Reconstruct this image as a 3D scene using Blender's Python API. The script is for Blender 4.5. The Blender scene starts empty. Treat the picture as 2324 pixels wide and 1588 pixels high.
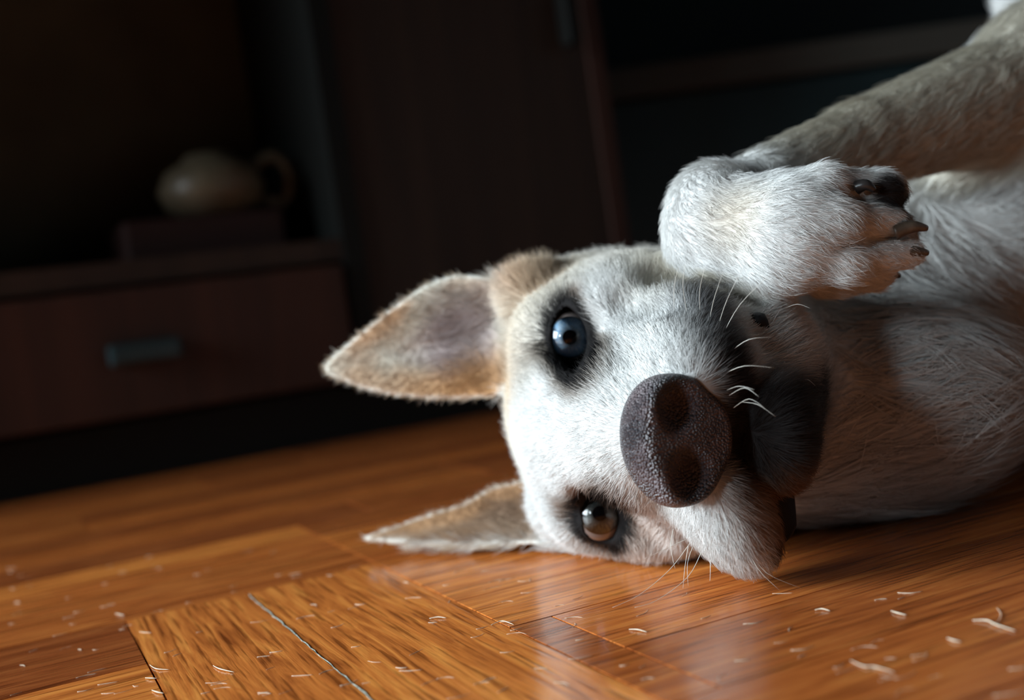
import bpy, math, random
import numpy as np
from mathutils import Vector, Matrix
random.seed(7); RNG = np.random.default_rng(11)

# ------------------------------------------------------------------ camera, world, lights, exposure
W, H, F = 2324, 1588, 2600.0
PITCH, ROLL = math.radians(2.0), math.radians(8.2)
CAM = np.array([0.0, 0.0, 0.10])
sc = bpy.context.scene
col = sc.collection
_fw = np.array([0, math.cos(PITCH), -math.sin(PITCH)]); _up = np.array([0, math.sin(PITCH), math.cos(PITCH)]); _rt = np.array([1.0, 0, 0])
_cx = _rt*math.cos(ROLL) - _up*math.sin(ROLL)
_cy = _rt*math.sin(ROLL) + _up*math.cos(ROLL)
cd = bpy.data.cameras.new('camera'); cam = bpy.data.objects.new('camera', cd); col.objects.link(cam)
M = Matrix.Identity(4)
for i in range(3):
    M[i][0] = _cx[i]; M[i][1] = _cy[i]; M[i][2] = -_fw[i]; M[i][3] = CAM[i]
cam.matrix_world = M
cd.sensor_width = 36.0; cd.lens = 36.0*F/W; cd.clip_start = 0.01
cd.dof.use_dof = True; cd.dof.focus_distance = 0.368; cd.dof.aperture_fstop = 6.0
sc.camera = cam
world = bpy.data.worlds.new('world'); sc.world = world; world.use_nodes = True
world.node_tree.nodes['Background'].inputs[0].default_value = (0.55, 0.75, 1.0, 1)
world.node_tree.nodes['Background'].inputs[1].default_value = 0.35

def area(name, loc, target, sx, sy, power, colr, spread=180):
    l = bpy.data.lights.new(name, 'AREA'); l.shape = 'RECTANGLE'; l.size = sx; l.size_y = sy; l.energy = power; l.color = colr; l.spread = math.radians(spread)
    o = bpy.data.objects.new(name, l); col.objects.link(o); o.location = loc
    o.rotation_euler = (Vector(target)-Vector(loc)).to_track_quat('-Z', 'Y').to_euler()
    return o
area('window_daylight', (-1.62, 0.12, 0.56), (0.05, 0.32, 0.05), 0.85, 0.85, 15.5, (0.80, 0.92, 1.0), 80)
area('small_window_daylight', (-1.62, -0.92, 0.62), (0.08, 0.30, 0.05), 0.28, 0.34, 0.55, (0.78, 0.91, 1.0), 40)
sc.view_settings.view_transform = 'Standard'; sc.view_settings.look = 'None'
sc.view_settings.exposure = 0.0; sc.view_settings.gamma = 1.0; sc.view_settings.use_curve_mapping = False
sc.cycles.use_denoising = True
sc.cycles.max_bounces = 6; sc.cycles.diffuse_bounces = 3; sc.cycles.glossy_bounces = 3; sc.cycles.transparent_max_bounces = 12

# ------------------------------------------------------------------ helpers
def ray(px, py):
    dx, dy = px-W/2, py-H/2
    d = _fw + _cx*(dx/F) - _cy*(dy/F)
    return d
def at(px, py, Y):
    """world point seen at a pixel, on the vertical plane at distance Y"""
    d = ray(px, py); return CAM + d*(Y/d[1])
def onfloor(px, py, z=0.0):
    d = ray(px, py); return CAM + d*((z-CAM[2])/d[2])
def onplane(px, py, P, n):
    d = ray(px, py); return CAM + d*(np.dot(np.asarray(P)-CAM, n)/np.dot(d, n))
def unit(v):
    v = np.asarray(v, float); return v/np.linalg.norm(v)

def tag(o, label=None, cat=None, group=None, kind=None):
    if label: o['label'] = label
    if cat: o['category'] = cat
    if group: o['group'] = group
    if kind: o['kind'] = kind
    return o
def mesh_obj(name, V, Fc, mat=None, parent=None, smooth=True):
    me = bpy.data.meshes.new(name); me.from_pydata([tuple(map(float, v)) for v in V], [], [tuple(map(int, f)) for f in Fc]); me.update()
    if smooth: me.polygons.foreach_set('use_smooth', np.ones(len(me.polygons), bool))
    if mat: me.materials.append(mat)
    o = bpy.data.objects.new(name, me); col.objects.link(o)
    if parent: o.parent = parent
    return o
def empty(name, loc=(0, 0, 0), rz=0):
    o = bpy.data.objects.new(name, None); col.objects.link(o); o.location = loc; o.rotation_euler = (0, 0, rz); o.empty_display_size = 0.05
    return o

# materials -------------------------------------------------------
def newmat(name):
    m = bpy.data.materials.new(name); m.use_nodes = True
    nt = m.node_tree; b = nt.nodes['Principled BSDF']; return m, nt, b
def N(nt, t, **kw):
    n = nt.nodes.new(t)
    for k, v in kw.items(): setattr(n, k, v)
    return n
def simple(name, c, rough=0.5, spec=0.5, bump=0, bscale=200, var=0.0, vscale=20):
    m, nt, b = newmat(name)
    b.inputs['Base Color'].default_value = (*c, 1); b.inputs['Roughness'].default_value = rough; b.inputs['Specular IOR Level'].default_value = spec
    tc = N(nt, 'ShaderNodeTexCoord')
    if var:
        n = N(nt, 'ShaderNodeTexNoise'); n.inputs['Scale'].default_value = vscale; n.inputs['Detail'].default_value = 4
        nt.links.new(tc.outputs['Object'], n.inputs['Vector'])
        r = N(nt, 'ShaderNodeValToRGB'); r.color_ramp.elements[0].position = .35; r.color_ramp.elements[1].position = .65
        r.color_ramp.elements[0].color = (*[x*(1-var) for x in c], 1); r.color_ramp.elements[1].color = (*[min(1, x*(1+var)) for x in c], 1)
        nt.links.new(n.outputs['Fac'], r.inputs['Fac']); nt.links.new(r.outputs['Color'], b.inputs['Base Color'])
    if bump:
        n2 = N(nt, 'ShaderNodeTexNoise'); n2.inputs['Scale'].default_value = bscale
        nt.links.new(tc.outputs['Object'], n2.inputs['Vector'])
        bp = N(nt, 'ShaderNodeBump'); bp.inputs['Strength'].default_value = bump; bp.inputs['Distance'].default_value = .0005
        nt.links.new(n2.outputs['Fac'], bp.inputs['Height']); nt.links.new(bp.outputs['Normal'], b.inputs['Normal'])
    return m
def woodmat(name, c, dark, rough=.45, scale=1.0, axis=2):
    m, nt, b = newmat(name); tc = N(nt, 'ShaderNodeTexCoord'); mp = N(nt, 'ShaderNodeMapping')
    s = [30*scale]*3; s[axis] = 2*scale; mp.inputs['Scale'].default_value = s
    n = N(nt, 'ShaderNodeTexNoise'); n.inputs['Scale'].default_value = 1.5; n.inputs['Detail'].default_value = 6; n.inputs['Distortion'].default_value = .6
    r = N(nt, 'ShaderNodeValToRGB'); r.color_ramp.elements[0].position = .3; r.color_ramp.elements[1].position = .7
    r.color_ramp.elements[0].color = (*dark, 1); r.color_ramp.elements[1].color = (*c, 1)
    nt.links.new(tc.outputs['Object'], mp.inputs['Vector']); nt.links.new(mp.outputs['Vector'], n.inputs['Vector'])
    nt.links.new(n.outputs['Fac'], r.inputs['Fac']); nt.links.new(r.outputs['Color'], b.inputs['Base Color'])
    b.inputs['Roughness'].default_value = rough; b.inputs['Specular IOR Level'].default_value = .35
    return m

# ------------------------------------------------------------------ room shell
FLOOR_X, FLOOR_Y = (-1.70, 1.70), (-1.30, 2.10)
def box_faces(x0, x1, y0, y1, z0, z1):
    V = [(x, y, z) for z in (z0, z1) for y in (y0, y1) for x in (x0, x1)]
    Fc = [(0, 2, 3, 1), (4, 5, 7, 6), (0, 1, 5, 4), (2, 6, 7, 3), (0, 4, 6, 2), (1, 3, 7, 5)]
    return V, Fc
def boxes(name, lst, mat, parent=None, kind=None, bev=0):
    V = []; Fc = []
    for b in lst:
        v, f = box_faces(*b); k = len(V); V += v; Fc += [tuple(i+k for i in q) for q in f]
    o = mesh_obj(name, V, Fc, mat, parent, smooth=False)
    if kind: o['kind'] = kind
    if bev:
        md = o.modifiers.new('bevel', 'BEVEL'); md.width = bev; md.segments = 2; md.limit_method = 'ANGLE'
    return o
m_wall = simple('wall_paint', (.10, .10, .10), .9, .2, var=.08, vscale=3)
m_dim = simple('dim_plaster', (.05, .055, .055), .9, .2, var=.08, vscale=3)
x0, x1 = FLOOR_X; y0, y1 = FLOOR_Y
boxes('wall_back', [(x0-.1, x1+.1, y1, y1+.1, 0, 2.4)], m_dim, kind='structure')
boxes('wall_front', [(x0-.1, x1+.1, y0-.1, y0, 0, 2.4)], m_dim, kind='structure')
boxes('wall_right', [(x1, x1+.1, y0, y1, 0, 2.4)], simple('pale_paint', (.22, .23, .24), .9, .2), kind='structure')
WY0, WY1, WZ0, WZ1 = -0.35, 0.59, 0.10, 1.02
boxes('wall_left', [(x0-.1, x0, y0, -1.08, 0, 2.4), (x0-.1, x0, -.76, WY0, 0, 2.4), (x0-.1, x0, -1.08, -.76, 0, .42), (x0-.1, x0, -1.08, -.76, .82, 2.4), (x0-.1, x0, WY1, y1, 0, 2.4), (x0-.1, x0, WY0, WY1, 0, WZ0), (x0-.1, x0, WY0, WY1, WZ1, 2.4)], m_wall, kind='structure')
boxes('ceiling', [(x0-.1, x1+.1, y0-.1, y1+.1, 2.4, 2.5)], m_wall, kind='structure')
m_frame = simple('window_paint', (.6, .6, .58), .4)
wf = boxes('window_1', [(x0-.07, x0-.02, WY0, WY0+.05, WZ0, WZ1), (x0-.07, x0-.02, WY1-.05, WY1, WZ0, WZ1), (x0-.07, x0-.02, WY0+.05, WY1-.05, WZ0, WZ0+.05),
                       (x0-.07, x0-.02, WY0+.05, WY1-.05, WZ1-.05, WZ1), (x0-.07, x0-.02, .10, .14, WZ0+.05, WZ1-.05)], m_frame, kind='structure')

boxes('window_2', [(x0-.07, x0-.03, -1.08, -1.05, .42, .82), (x0-.07, x0-.03, -.79, -.76, .42, .82), (x0-.07, x0-.03, -1.05, -.79, .42, .45), (x0-.07, x0-.03, -1.05, -.79, .79, .82)], m_frame, kind='structure')

# ------------------------------------------------------------------ parquet floor: planks laid as the photo shows
E1 = np.array([math.cos(math.radians(24.03)), math.sin(math.radians(24.03))]); E2 = np.array([E1[1], -E1[0]])
C0 = np.array([-.079, .489]); PW = .0477
def fl(s, t): return C0 + E1*s + E2*t
planks = []   # (s0,s1,t0,t1,dir, tone)  dir 0 = grain along E1, 1 = along E2
def rows(s0, s1, t0, n, L=.26, off=0.0, d=0):
    for k in range(n):
        s = s0 - (off + (k // 2 * .095)) % L
        while s < s1:
            a, b = max(s, s0), min(s+L, s1)
            if b-a > .002: planks.append((a, b, t0+k*PW, t0+(k+1)*PW, d) if d == 0 else (t0+k*PW, t0+(k+1)*PW, a, b, d))
            s += L
XS = .008; XL = -.0960
rows(XS, 3.4, -.0477*3, 12, L=.30, off=0.0)                 # right field
for (a, b) in ((XL, -.0478), (-.0478, XS)): planks.append((a, b, 0, .285, 1))      # two planks laid across
planks.append((XL, XS, .285, .4293, 1))
planks.append((-2.2, -.62, 0, .0752, 0)); planks.append((-.62, XL, 0, .0752, 0)); rows(-2.2, XL, .0752, 8, L=.5, off=.1)
planks.append((-2.2, -.50, -.0679, 0, 0)); planks.append((-.50, XS, -.0679, 0, 0))
for a_, b_ in ((-2.2, -.62), (-.62, -.33), (-.33, XS)): planks.append((a_, b_, -.1431, -.1055, 0)); planks.append((a_+.001, b_, -.1055, -.0679, 0))
rows(-2.2, 3.4, -.0477*44, 41, L=.33, off=.14)              # far field
rows(-2.2, 3.4, .4293, 22, L=.31, off=.02)                  # towards the camera
fV = []; fF = []; fc = []; fu = []; ft = []
G = .00036; D = .0016
cov = []
tones = RNG.random(len(planks))
for i, (a, b, c, d, dr) in enumerate(planks):            # planks whose tone the photo shows
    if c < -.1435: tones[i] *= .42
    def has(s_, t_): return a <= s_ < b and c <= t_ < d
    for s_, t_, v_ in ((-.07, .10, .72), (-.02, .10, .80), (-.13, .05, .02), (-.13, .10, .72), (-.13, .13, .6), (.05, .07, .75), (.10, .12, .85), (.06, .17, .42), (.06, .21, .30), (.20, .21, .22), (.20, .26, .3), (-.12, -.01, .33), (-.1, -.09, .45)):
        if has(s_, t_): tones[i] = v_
for i, (a, b, c, d, dr) in enumerate(planks):
    k = len(fV)
    for (s, t, z) in ((a+G, c+G, 0), (b-G, c+G, 0), (b-G, d-G, 0), (a+G, d-G, 0), (a, c, -D), (b, c, -D), (b, d, -D), (a, d, -D)):
        p = fl(s, t); fV.append((p[0], p[1], z))
        r1, r2 = (s, t) if dr == 0 else (t, s)
        fu.append((r1+i*3.17, r2+i*1.3, i*.77)); 
    q = [(k, k+3, k+2, k+1)] + [(k+j, k+(j+1) % 4, k+4+(j+1) % 4, k+4+j) for j in range(4)]
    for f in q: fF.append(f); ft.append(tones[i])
b0 = len(fV)
for (s, t) in ((-2.6, -2.6), (3.6, -2.6), (3.6, 2.0), (-2.6, 2.0)):
    p = fl(s, t); fV.append((p[0], p[1], -D)); fu.append((0, 0, 0))
fF.append((b0, b0+3, b0+2, b0+1)); ft.append(-1)
m_floor, nt, b = newmat('parquet')
au = N(nt, 'ShaderNodeAttribute', attribute_name='grain'); atn = N(nt, 'ShaderNodeAttribute', attribute_name='tone')
mp = N(nt, 'ShaderNodeMapping'); mp.inputs['Scale'].default_value = (14, 170, 10)
n1 = N(nt, 'ShaderNodeTexNoise'); n1.inputs['Scale'].default_value = 1; n1.inputs['Detail'].default_value = 8; n1.inputs['Roughness'].default_value = .62; n1.inputs['Distortion'].default_value = 1.2
mp2 = N(nt, 'ShaderNodeMapping'); mp2.inputs['Scale'].default_value = (26, 620, 10)
n2 = N(nt, 'ShaderNodeTexNoise'); n2.inputs['Scale'].default_value = 1; n2.inputs['Detail'].default_value = 3
L = nt.links.new
L(au.outputs['Vector'], mp.inputs['Vector']); L(mp.outputs['Vector'], n1.inputs['Vector'])
L(au.outputs['Vector'], mp2.inputs['Vector']); L(mp2.outputs['Vector'], n2.inputs['Vector'])
r1 = N(nt, 'ShaderNodeValToRGB'); e = r1.color_ramp.elements
e[0].position = .30; e[0].color = (.37, .094, .021, 1); e[1].position = .70; e[1].color = (.93, .35, .080, 1)
e2_ = r1.color_ramp.elements.new(.5); e2_.color = (.70, .21, .046, 1)
L(n1.outputs['Fac'], r1.inputs['Fac'])
r2 = N(nt, 'ShaderNodeValToRGB'); r2.color_ramp.elements[0].position = .36; r2.color_ramp.elements[0].color = (.38, .33, .30, 1); r2.color_ramp.elements[1].position = .46; r2.color_ramp.elements[1].color = (1, 1, 1, 1)
L(n2.outputs['Fac'], r2.inputs['Fac'])
mx = N(nt, 'ShaderNodeMix', data_type='RGBA', blend_type='MULTIPLY'); mx.inputs[0].default_value = .8
L(r1.outputs['Color'], mx.inputs[6]); L(r2.outputs['Color'], mx.inputs[7])
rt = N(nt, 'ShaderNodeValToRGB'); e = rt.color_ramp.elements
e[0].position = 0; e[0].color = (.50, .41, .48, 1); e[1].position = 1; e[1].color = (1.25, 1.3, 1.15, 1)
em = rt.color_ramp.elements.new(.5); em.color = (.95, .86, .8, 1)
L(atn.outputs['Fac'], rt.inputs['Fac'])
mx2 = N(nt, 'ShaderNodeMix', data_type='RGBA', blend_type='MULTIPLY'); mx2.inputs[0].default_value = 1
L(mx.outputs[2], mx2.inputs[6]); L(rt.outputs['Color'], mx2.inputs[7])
# dark grime in the joints
lt = N(nt, 'ShaderNodeMath', operation='LESS_THAN'); lt.inputs[1].default_value = -.5; L(atn.outputs['Fac'], lt.inputs[0])
mx3 = N(nt, 'ShaderNodeMix', data_type='RGBA'); L(lt.outputs[0], mx3.inputs[0]); L(mx2.outputs[2], mx3.inputs[6]); mx3.inputs[7].default_value = (.015, .008, .005, 1)
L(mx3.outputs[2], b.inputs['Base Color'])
tc = N(nt, 'ShaderNodeTexCoord'); n3 = N(nt, 'ShaderNodeTexNoise'); n3.inputs['Scale'].default_value = 60; n3.inputs['Detail'].default_value = 5
L(tc.outputs['Object'], n3.inputs['Vector'])
mr = N(nt, 'ShaderNodeMapRange'); mr.inputs['To Min'].default_value = .07; mr.inputs['To Max'].default_value = .20; L(n3.outputs['Fac'], mr.inputs['Value'])
L(mr.outputs['Result'], b.inputs['Roughness']); b.inputs['Specular IOR Level'].default_value = .6
bp = N(nt, 'ShaderNodeBump'); bp.inputs['Strength'].default_value = .35; bp.inputs['Distance'].default_value = .0004
L(n2.outputs['Fac'], bp.inputs['Height']); L(bp.outputs['Normal'], b.inputs['Normal'])
floor = mesh_obj('floor', fV, fF, m_floor, smooth=False); floor['kind'] = 'structure'
A_ = floor.data.attributes.new('grain', 'FLOAT_VECTOR', 'POINT'); A_.data.foreach_set('vector', np.array(fu, 'f').ravel())
A_ = floor.data.attributes.new('tone', 'FLOAT', 'FACE'); A_.data.foreach_set('value', np.array(ft, 'f'))

# ------------------------------------------------------------------ implicit surfaces
def ell(P, c, r, R=None):
    q = P - np.asarray(c, 'f')
    if R is not None: q = q @ np.asarray(R, 'f').T
    r = np.asarray(r, 'f'); k0 = np.sqrt(((q/r)**2).sum(-1)); k1 = np.sqrt(((q/(r*r))**2).sum(-1))+1e-9
    return k0*(k0-1)/k1
def cap(P, a, b, ra, rb):
    a = np.asarray(a, 'f'); b = np.asarray(b, 'f'); ba = b-a; pa = P-a
    h = np.clip((pa@ba)/float(ba@ba), 0, 1)
    return np.sqrt(((pa - h[:, None]*ba)**2).sum(-1)) - (ra + (rb-ra)*h)
def capf(P, a, b, ra, rb, up, fl_):
    """capsule flattened by fl_ along direction up"""
    up = np.asarray(unit(up), 'f'); a = np.asarray(a, 'f'); b = np.asarray(b, 'f')
    mid = (a+b)/2
    def sq(x): return x + ((x-mid)@up)[..., None]*up*(1/fl_-1)
    return cap(sq(P), sq(a[None])[0], sq(b[None])[0], ra, rb)*fl_
def smin(a, b, k):
    h = np.clip(.5+.5*(b-a)/k, 0, 1); return b*(1-h)+a*h-k*h*(1-h)
def smax(a, b, k): return -smin(-a, -b, k)
def rotaxes(d, up):
    """rows: x along d, z closest to up"""
    x = unit(d); z = np.asarray(up, float); z = unit(z-x*np.dot(z, x)); y = np.cross(z, x); return np.array([x, y, z])

def surface_nets(sdf, lo, hi, h, B=8, name='m'):
    lo = np.asarray(lo, float); nb = np.ceil((np.asarray(hi)-lo)/(h*B)).astype(int)
    g = np.stack(np.meshgrid(*[np.arange(n) for n in nb], indexing='ij'), -1).reshape(-1, 3)
    cen = (lo + (g+.5)*h*B).astype('f')
    d = np.concatenate([sdf(cen[i:i+200000]) for i in range(0, len(cen), 200000)])
    g = g[np.abs(d) < h*B*1.35]
    off = np.stack(np.meshgrid(*[np.arange(B+1)]*3, indexing='ij'), -1)
    S = (nb*B+4).astype(np.int64)
    def key(ijk): return (ijk[..., 0].astype(np.int64)*S[1] + ijk[..., 1])*S[2] + ijk[..., 2]
    vk = []; vp = []; quads = []
    CH = 400
    for c in range(0, len(g), CH):
        gb = g[c:c+CH]; idx = gb[:, None, None, None, :]*B + off[None]
        P = (lo + idx*h).astype('f'); D = sdf(P.reshape(-1, 3)).reshape(P.shape[:-1])
        I = D < 0
        cr = [(dx, dy, dz) for dx in (0, 1) for dy in (0, 1) for dz in (0, 1)]
        sl = lambda A, o: A[:, o[0]:o[0]+B, o[1]:o[1]+B, o[2]:o[2]+B]
        cnt = sum(sl(I, o).astype(np.int8) for o in cr); act = (cnt > 0) & (cnt < 8)
        w = np.nonzero(act)
        if len(w[0]) == 0: continue
        Dc = {o: sl(D, o)[w] for o in cr}; acc = np.zeros((len(w[0]), 3)); n = np.zeros(len(w[0]))
        for a in cr:
            for ax in range(3):
                if a[ax] == 0:
                    b = tuple(a[i]+(i == ax) for i in range(3)); da, db = Dc[a], Dc[b]; m = (da < 0) != (db < 0)
                    t = np.where(m, da/np.where(m, da-db, 1), 0)
                    pt = np.array(a, float)[None] + t[:, None]*np.eye(3)[ax][None]
                    acc += pt*m[:, None]; n += m
        ci = np.stack([gb[w[0], i]*B + w[i+1] for i in range(3)], -1)
        vp.append(lo + (ci + acc/n[:, None])*h); vk.append(key(ci))
        for ax in range(3):
            o1 = tuple(int(i == ax) for i in range(3)); a0 = sl(I, (0, 0, 0)); a1 = sl(I, o1); m = np.nonzero(a0 != a1)
            if len(m[0]) == 0: continue
            e = np.stack([gb[m[0], i]*B + m[i+1] for i in range(3)], -1)
            u, v = (ax+1) % 3, (ax+2) % 3; U = np.eye(3, dtype=int)[u]; Vv = np.eye(3, dtype=int)[v]
            q = np.stack([key(e-U-Vv), key(e-Vv), key(e), key(e-U)], -1)
            flip = ~a0[m]; q[flip] = q[flip][:, ::-1]; quads.append(q)
    vk = np.concatenate(vk); vp = np.concatenate(vp); quads = np.concatenate(quads)
    o = np.argsort(vk); vk = vk[o]; vp = vp[o]
    ix = np.searchsorted(vk, quads); ix = np.clip(ix, 0, len(vk)-1); ok = (vk[ix] == quads).all(1)
    return vp, ix[ok]
def fast_mesh(name, V, Q, mat, parent):
    me = bpy.data.meshes.new(name); me.vertices.add(len(V)); me.vertices.foreach_set('co', V.astype('f').ravel())
    me.loops.add(Q.size); me.loops.foreach_set('vertex_index', Q.astype('i').ravel())
    me.polygons.add(len(Q)); me.polygons.foreach_set('loop_start', np.arange(0, Q.size, 4, dtype='i'))
    me.polygons.foreach_set('use_smooth', np.ones(len(Q), bool)); me.update(calc_edges=True); me.validate()
    me.materials.append(mat); o = bpy.data.objects.new(name, me); col.objects.link(o); o.parent = parent
    return o

# ------------------------------------------------------------------ the dog
# head frame: x towards the dog's left (up in the room), y forward along the skull, z dorsal; centimetres
TH = math.radians(-3.3)
HO = at(1327, 962, .415)
hx = unit((-.04, 0, 1)); hy = np.array([math.sin(TH), -math.cos(TH), 0]); hy = unit(hy-hx*np.dot(hy, hx)); hz = np.cross(hy, hx)
HR = np.array([hx, hy, hz])
def toL(P): return ((P-HO.astype('f')) @ HR.T.astype('f'))*100
def toW(p): return HO + (np.asarray(p, float)/100) @ HR
def lp(px, py, Y): return (at(px, py, Y)-HO) @ HR.T * 100

# eyes
EYE = []
for (px, py, Y) in ((1293, 765, .4215), (1361, 1165, .4175)):
    EYE.append(at(px, py, Y))
EYE_R = .0100
FISS = []   # medial canthus -> lateral canthus direction
for (m, l, Y) in (((1306, 838), (1290, 700), .415), ((1366, 1098), (1382, 1240), .412)):
    FISS.append(unit(at(*l, Y)-at(*m, Y)))

# ears as curved shells bounded by an outline
class Ear:
    def __init__(s, P, n, poly, tip, cup, th, deepdir=1):
        s.P = np.asarray(P); s.n = unit(n); pts = [onplane(x, y, s.P, s.n) for x, y in poly]
        t = onplane(*tip, s.P, s.n); s.a = unit(t-s.P); s.b = np.cross(s.n, s.a)
        s.poly = np.array([[np.dot(p-s.P, s.a), np.dot(p-s.P, s.b)] for p in pts]); s.L = np.dot(t-s.P, s.a); s.cup = cup; s.th = th
        s.lo = np.min(pts, 0)-.035; s.hi = np.max(pts, 0)+.035
    def uv(s, P):
        q = P-s.P.astype('f'); return q@s.a.astype('f'), q@s.b.astype('f'), q@s.n.astype('f')
    def d2(s, u, v):
        pl = s.poly.astype('f'); n = len(pl); d = np.full(u.shape, 1e9, 'f'); sg = np.ones(u.shape, 'f')
        for i in range(n):
            ax, ay = pl[i]; bx, by = pl[i-1]; ex, ey = bx-ax, by-ay; wx, wy = u-ax, v-ay
            t = np.clip((wx*ex+wy*ey)/(ex*ex+ey*ey), 0, 1); d = np.minimum(d, (wx-ex*t)**2+(wy-ey*t)**2)
            c1 = v >= ay; c2 = v < by; c3 = ex*wy > ey*wx
            sg = np.where((c1 & c2 & c3) | (~c1 & ~c2 & ~c3), -sg, sg)
        return sg*np.sqrt(d)
    def mid(s, u, v, d):
        i = np.clip(-d, 0, 1); k = np.clip(1-u/s.L, 0, 1.2)
        return -s.cup*(.12+.88*k)*(1-np.exp(-(i/.017)**1.6)) + .010*np.clip(u/s.L, 0, 1)**2*0
    def sdf(s, P):
        out = np.full(len(P), .06, 'f'); m = ((P > s.lo) & (P < s.hi)).all(1)
        if not m.any(): return out
        u, v, w = s.uv(P[m]); d = s.d2(u, v); f = s.mid(u, v, d)
        sh = np.abs(w-f)-s.th; r = smax(sh*.75, d, .003); out[m] = r
        return out
ear_up = Ear(at(1125, 775, .462), (-.35, -1, .12),
    [(1240, 600), (1170, 632), (1095, 622), (1030, 619), (960, 645), (880, 703), (805, 763), (748, 812), (733, 832), (742, 852), (775, 866), (830, 886), (900, 902), (960, 908), (1060, 908), (1125, 905), (1180, 870), (1200, 760)],
    (733, 834), .016, .0014)
pa_ = onfloor(860, 1243, .004); pb_ = onfloor(1210, 1236, .004); ea = unit(pa_-pb_); side = unit(np.cross(ea, (0, 0, 1)));
if side[1] > 0: side = -side
ear_dn = Ear(pb_ + np.array([0, 0, .002]), unit(side*.80+np.array([0, 0, .6])),
    [(1310, 1090), (1180, 1088), (1120, 1102), (1055, 1140), (960, 1170), (880, 1197), (828, 1215), (818, 1223), (838, 1230), (900, 1235), (1000, 1239), (1100, 1239), (1210, 1238), (1310, 1240)],
    (822, 1222), .017, .0014)

BUL = lambda x, y, Y: at(x, y, Y)
# foreleg landmarks
wrist = at(1620, 462, .415); elbow = at(2410, 175, .50); fore1 = at(1960, 326, .455)
kn0 = at(1590, 490, .395); mc1 = at(1800, 520, .383)
PAWN = unit(np.array([-.15, -1, .25]))
TOES = [  # base, knuckle, tip (px,py,Y), radius
    ((1770, 440, .394), (1870, 424, .387), (1940, 416, .389), .0064),
    ((1780, 505, .388), (1900, 510, .379), (2022, 500, .384), .0070),
    ((1780, 570, .388), (1920, 592, .380), (2062, 575, .385), .0066),
    ((1780, 610, .396), (1900, 622, .394), (2000, 618, .396), .0060)]
TOEP = [[at(*q) for q in t[:3]] + [t[3]] for t in TOES]
chestC = np.array([.300, .600, .110])
CREASES = []
def surf(px, py):
    d = unit(ray(px, py)); t = .25
    for _ in range(60): t += float(head_sdf((CAM+d*t)[None].astype('f'))[0])*.7
    return CAM+d*t
def head_sdf(P):
    p = toL(P)
    d = ell(p, (0, -4.6, -1.2), (5.3, 5.6, 4.1))                     # cranium
    d = smin(d, ell(p, (0, -1.3, .1), (3.6, 3.4, 2.4)), 1.2)          # forehead
    d = smin(d, ell(p, (0, 1.0, -1.4), (3.3, 4.0, 2.6)), 1.2)         # face between the eyes
    for s in (1, -1):
        d = smin(d, ell(p, (s*3.1, -1.9, .7), (1.8, 1.7, 1.5)), .8)   # brow
        d = smin(d, ell(p, (s*3.9, -2.6, -2.4), (2.0, 4.2, 3.0)), 1.2)   # cheek
    d = smin(d, ell(p, (3.9, -6.3, -1.3), (2.2, 3.0, 3.6)), 1.0)      # upper cheek and ear root
    d = smin(d, ell(p, (5.1, -4.8, 1.2), (1.2, 1.5, 1.4)), .8)
    d = smin(d, ell(p, (-3.6, -4.6, .8), (1.6, 2.2, 2.0)), .9)
    # muzzle
    u = cap(p, (0, 1.0, -2.0), (0, 4.7, -2.9), 2.35, 1.75)
    d = smin(d, u, 1.3)
    d = smin(d, ell(p, (1.5, 3.4, -3.9), (1.9, 3.2, 2.1)), .7)       # left flew
    d = smin(d, ell(p, (2.6, 1.6, -3.9), (1.8, 3.2, 2.3)), .8)
    R = rotaxes((-1, .1, -.42), (0, 0, 1))
    d = smin(d, ell(p, (-2.75, 4.3, -3.85), (2.7, 2.3, 1.45), R), .5)    # right flew sagging to the floor
    d = smin(d, ell(p, (-2.4, 1.5, -3.9), (1.6, 3.0, 2.2)), .8)
    # groove under the nose
    # lower jaw
    j = ell(p, (-.8, 3.9, -6.0), (2.1, 2.3, 1.4))
    j = smin(j, cap(p, (-.3, 3.6, -6.0), (2.7, -3.0, -6.2), 1.2, 1.9), .8)
    j = smin(j, cap(p, (-.3, 3.6, -6.0), (-2.7, -3.0, -6.0), 1.2, 1.9), .8)
    j = smin(j, ell(p, (1.0, -1.4, -5.9), (3.9, 4.2, 2.6)), 1.0)
    j = smin(j, ell(p, (.9, 1.0, -5.9), (2.9, 3.2, 2.5)), 1.0)
    d = smin(d, j, .7)
    d = smin(d, ell(p, (0, -6.0, -5.0), (5.0, 4.5, 4.2)), 1.5)        # throat
    d = d/100.
    for c0_, c1_, rr_ in CREASES: d = smax(d, -cap(P, c0_, c1_, rr_, rr_*.8), .006)
    # eyes: lids over a ball, with an almond opening
    for c, f, sg in zip(EYE, FISS, (1, -1)):
        g = unit(CAM-c); w = np.cross(g, f)
        q = P-c.astype('f'); a = q@f.astype('f'); bb = q@w.astype('f'); gg = q@g.astype('f')
        r = np.sqrt((q*q).sum(-1))
        d = smax(d, -(np.sqrt(((q-(g*.0215).astype('f'))**2).sum(-1))-.0115), .006)
        d = smin(d, r-(EYE_R+.0006), .0025)
        # socket surround slightly hollowed
        al = np.sqrt((np.abs(bb)+.0080)**2 + a**2) - .0142          # almond, half length .0119, half height .0064
        cut = smax(al, -(gg-.002), .001)
        d = smax(d, -np.maximum(cut, .0 - gg), .0008)
        d = np.maximum(d, -(r-(EYE_R-.0004)))if False else d
    return d
_cr = []
for l_, r_ in ((((1410, 676), (1460, 686), (1530, 682)), .0060), (((1490, 612), (1600, 628), (1690, 662)), .0070), (((1405, 1190), (1450, 1228), (1490, 1245)), .0050)):
    q_ = [surf(*a_)-unit(ray(*a_))*r_*.72 for a_ in l_]
    for a_, b_ in zip(q_, q_[1:]): _cr.append((a_, b_, r_))
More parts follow.
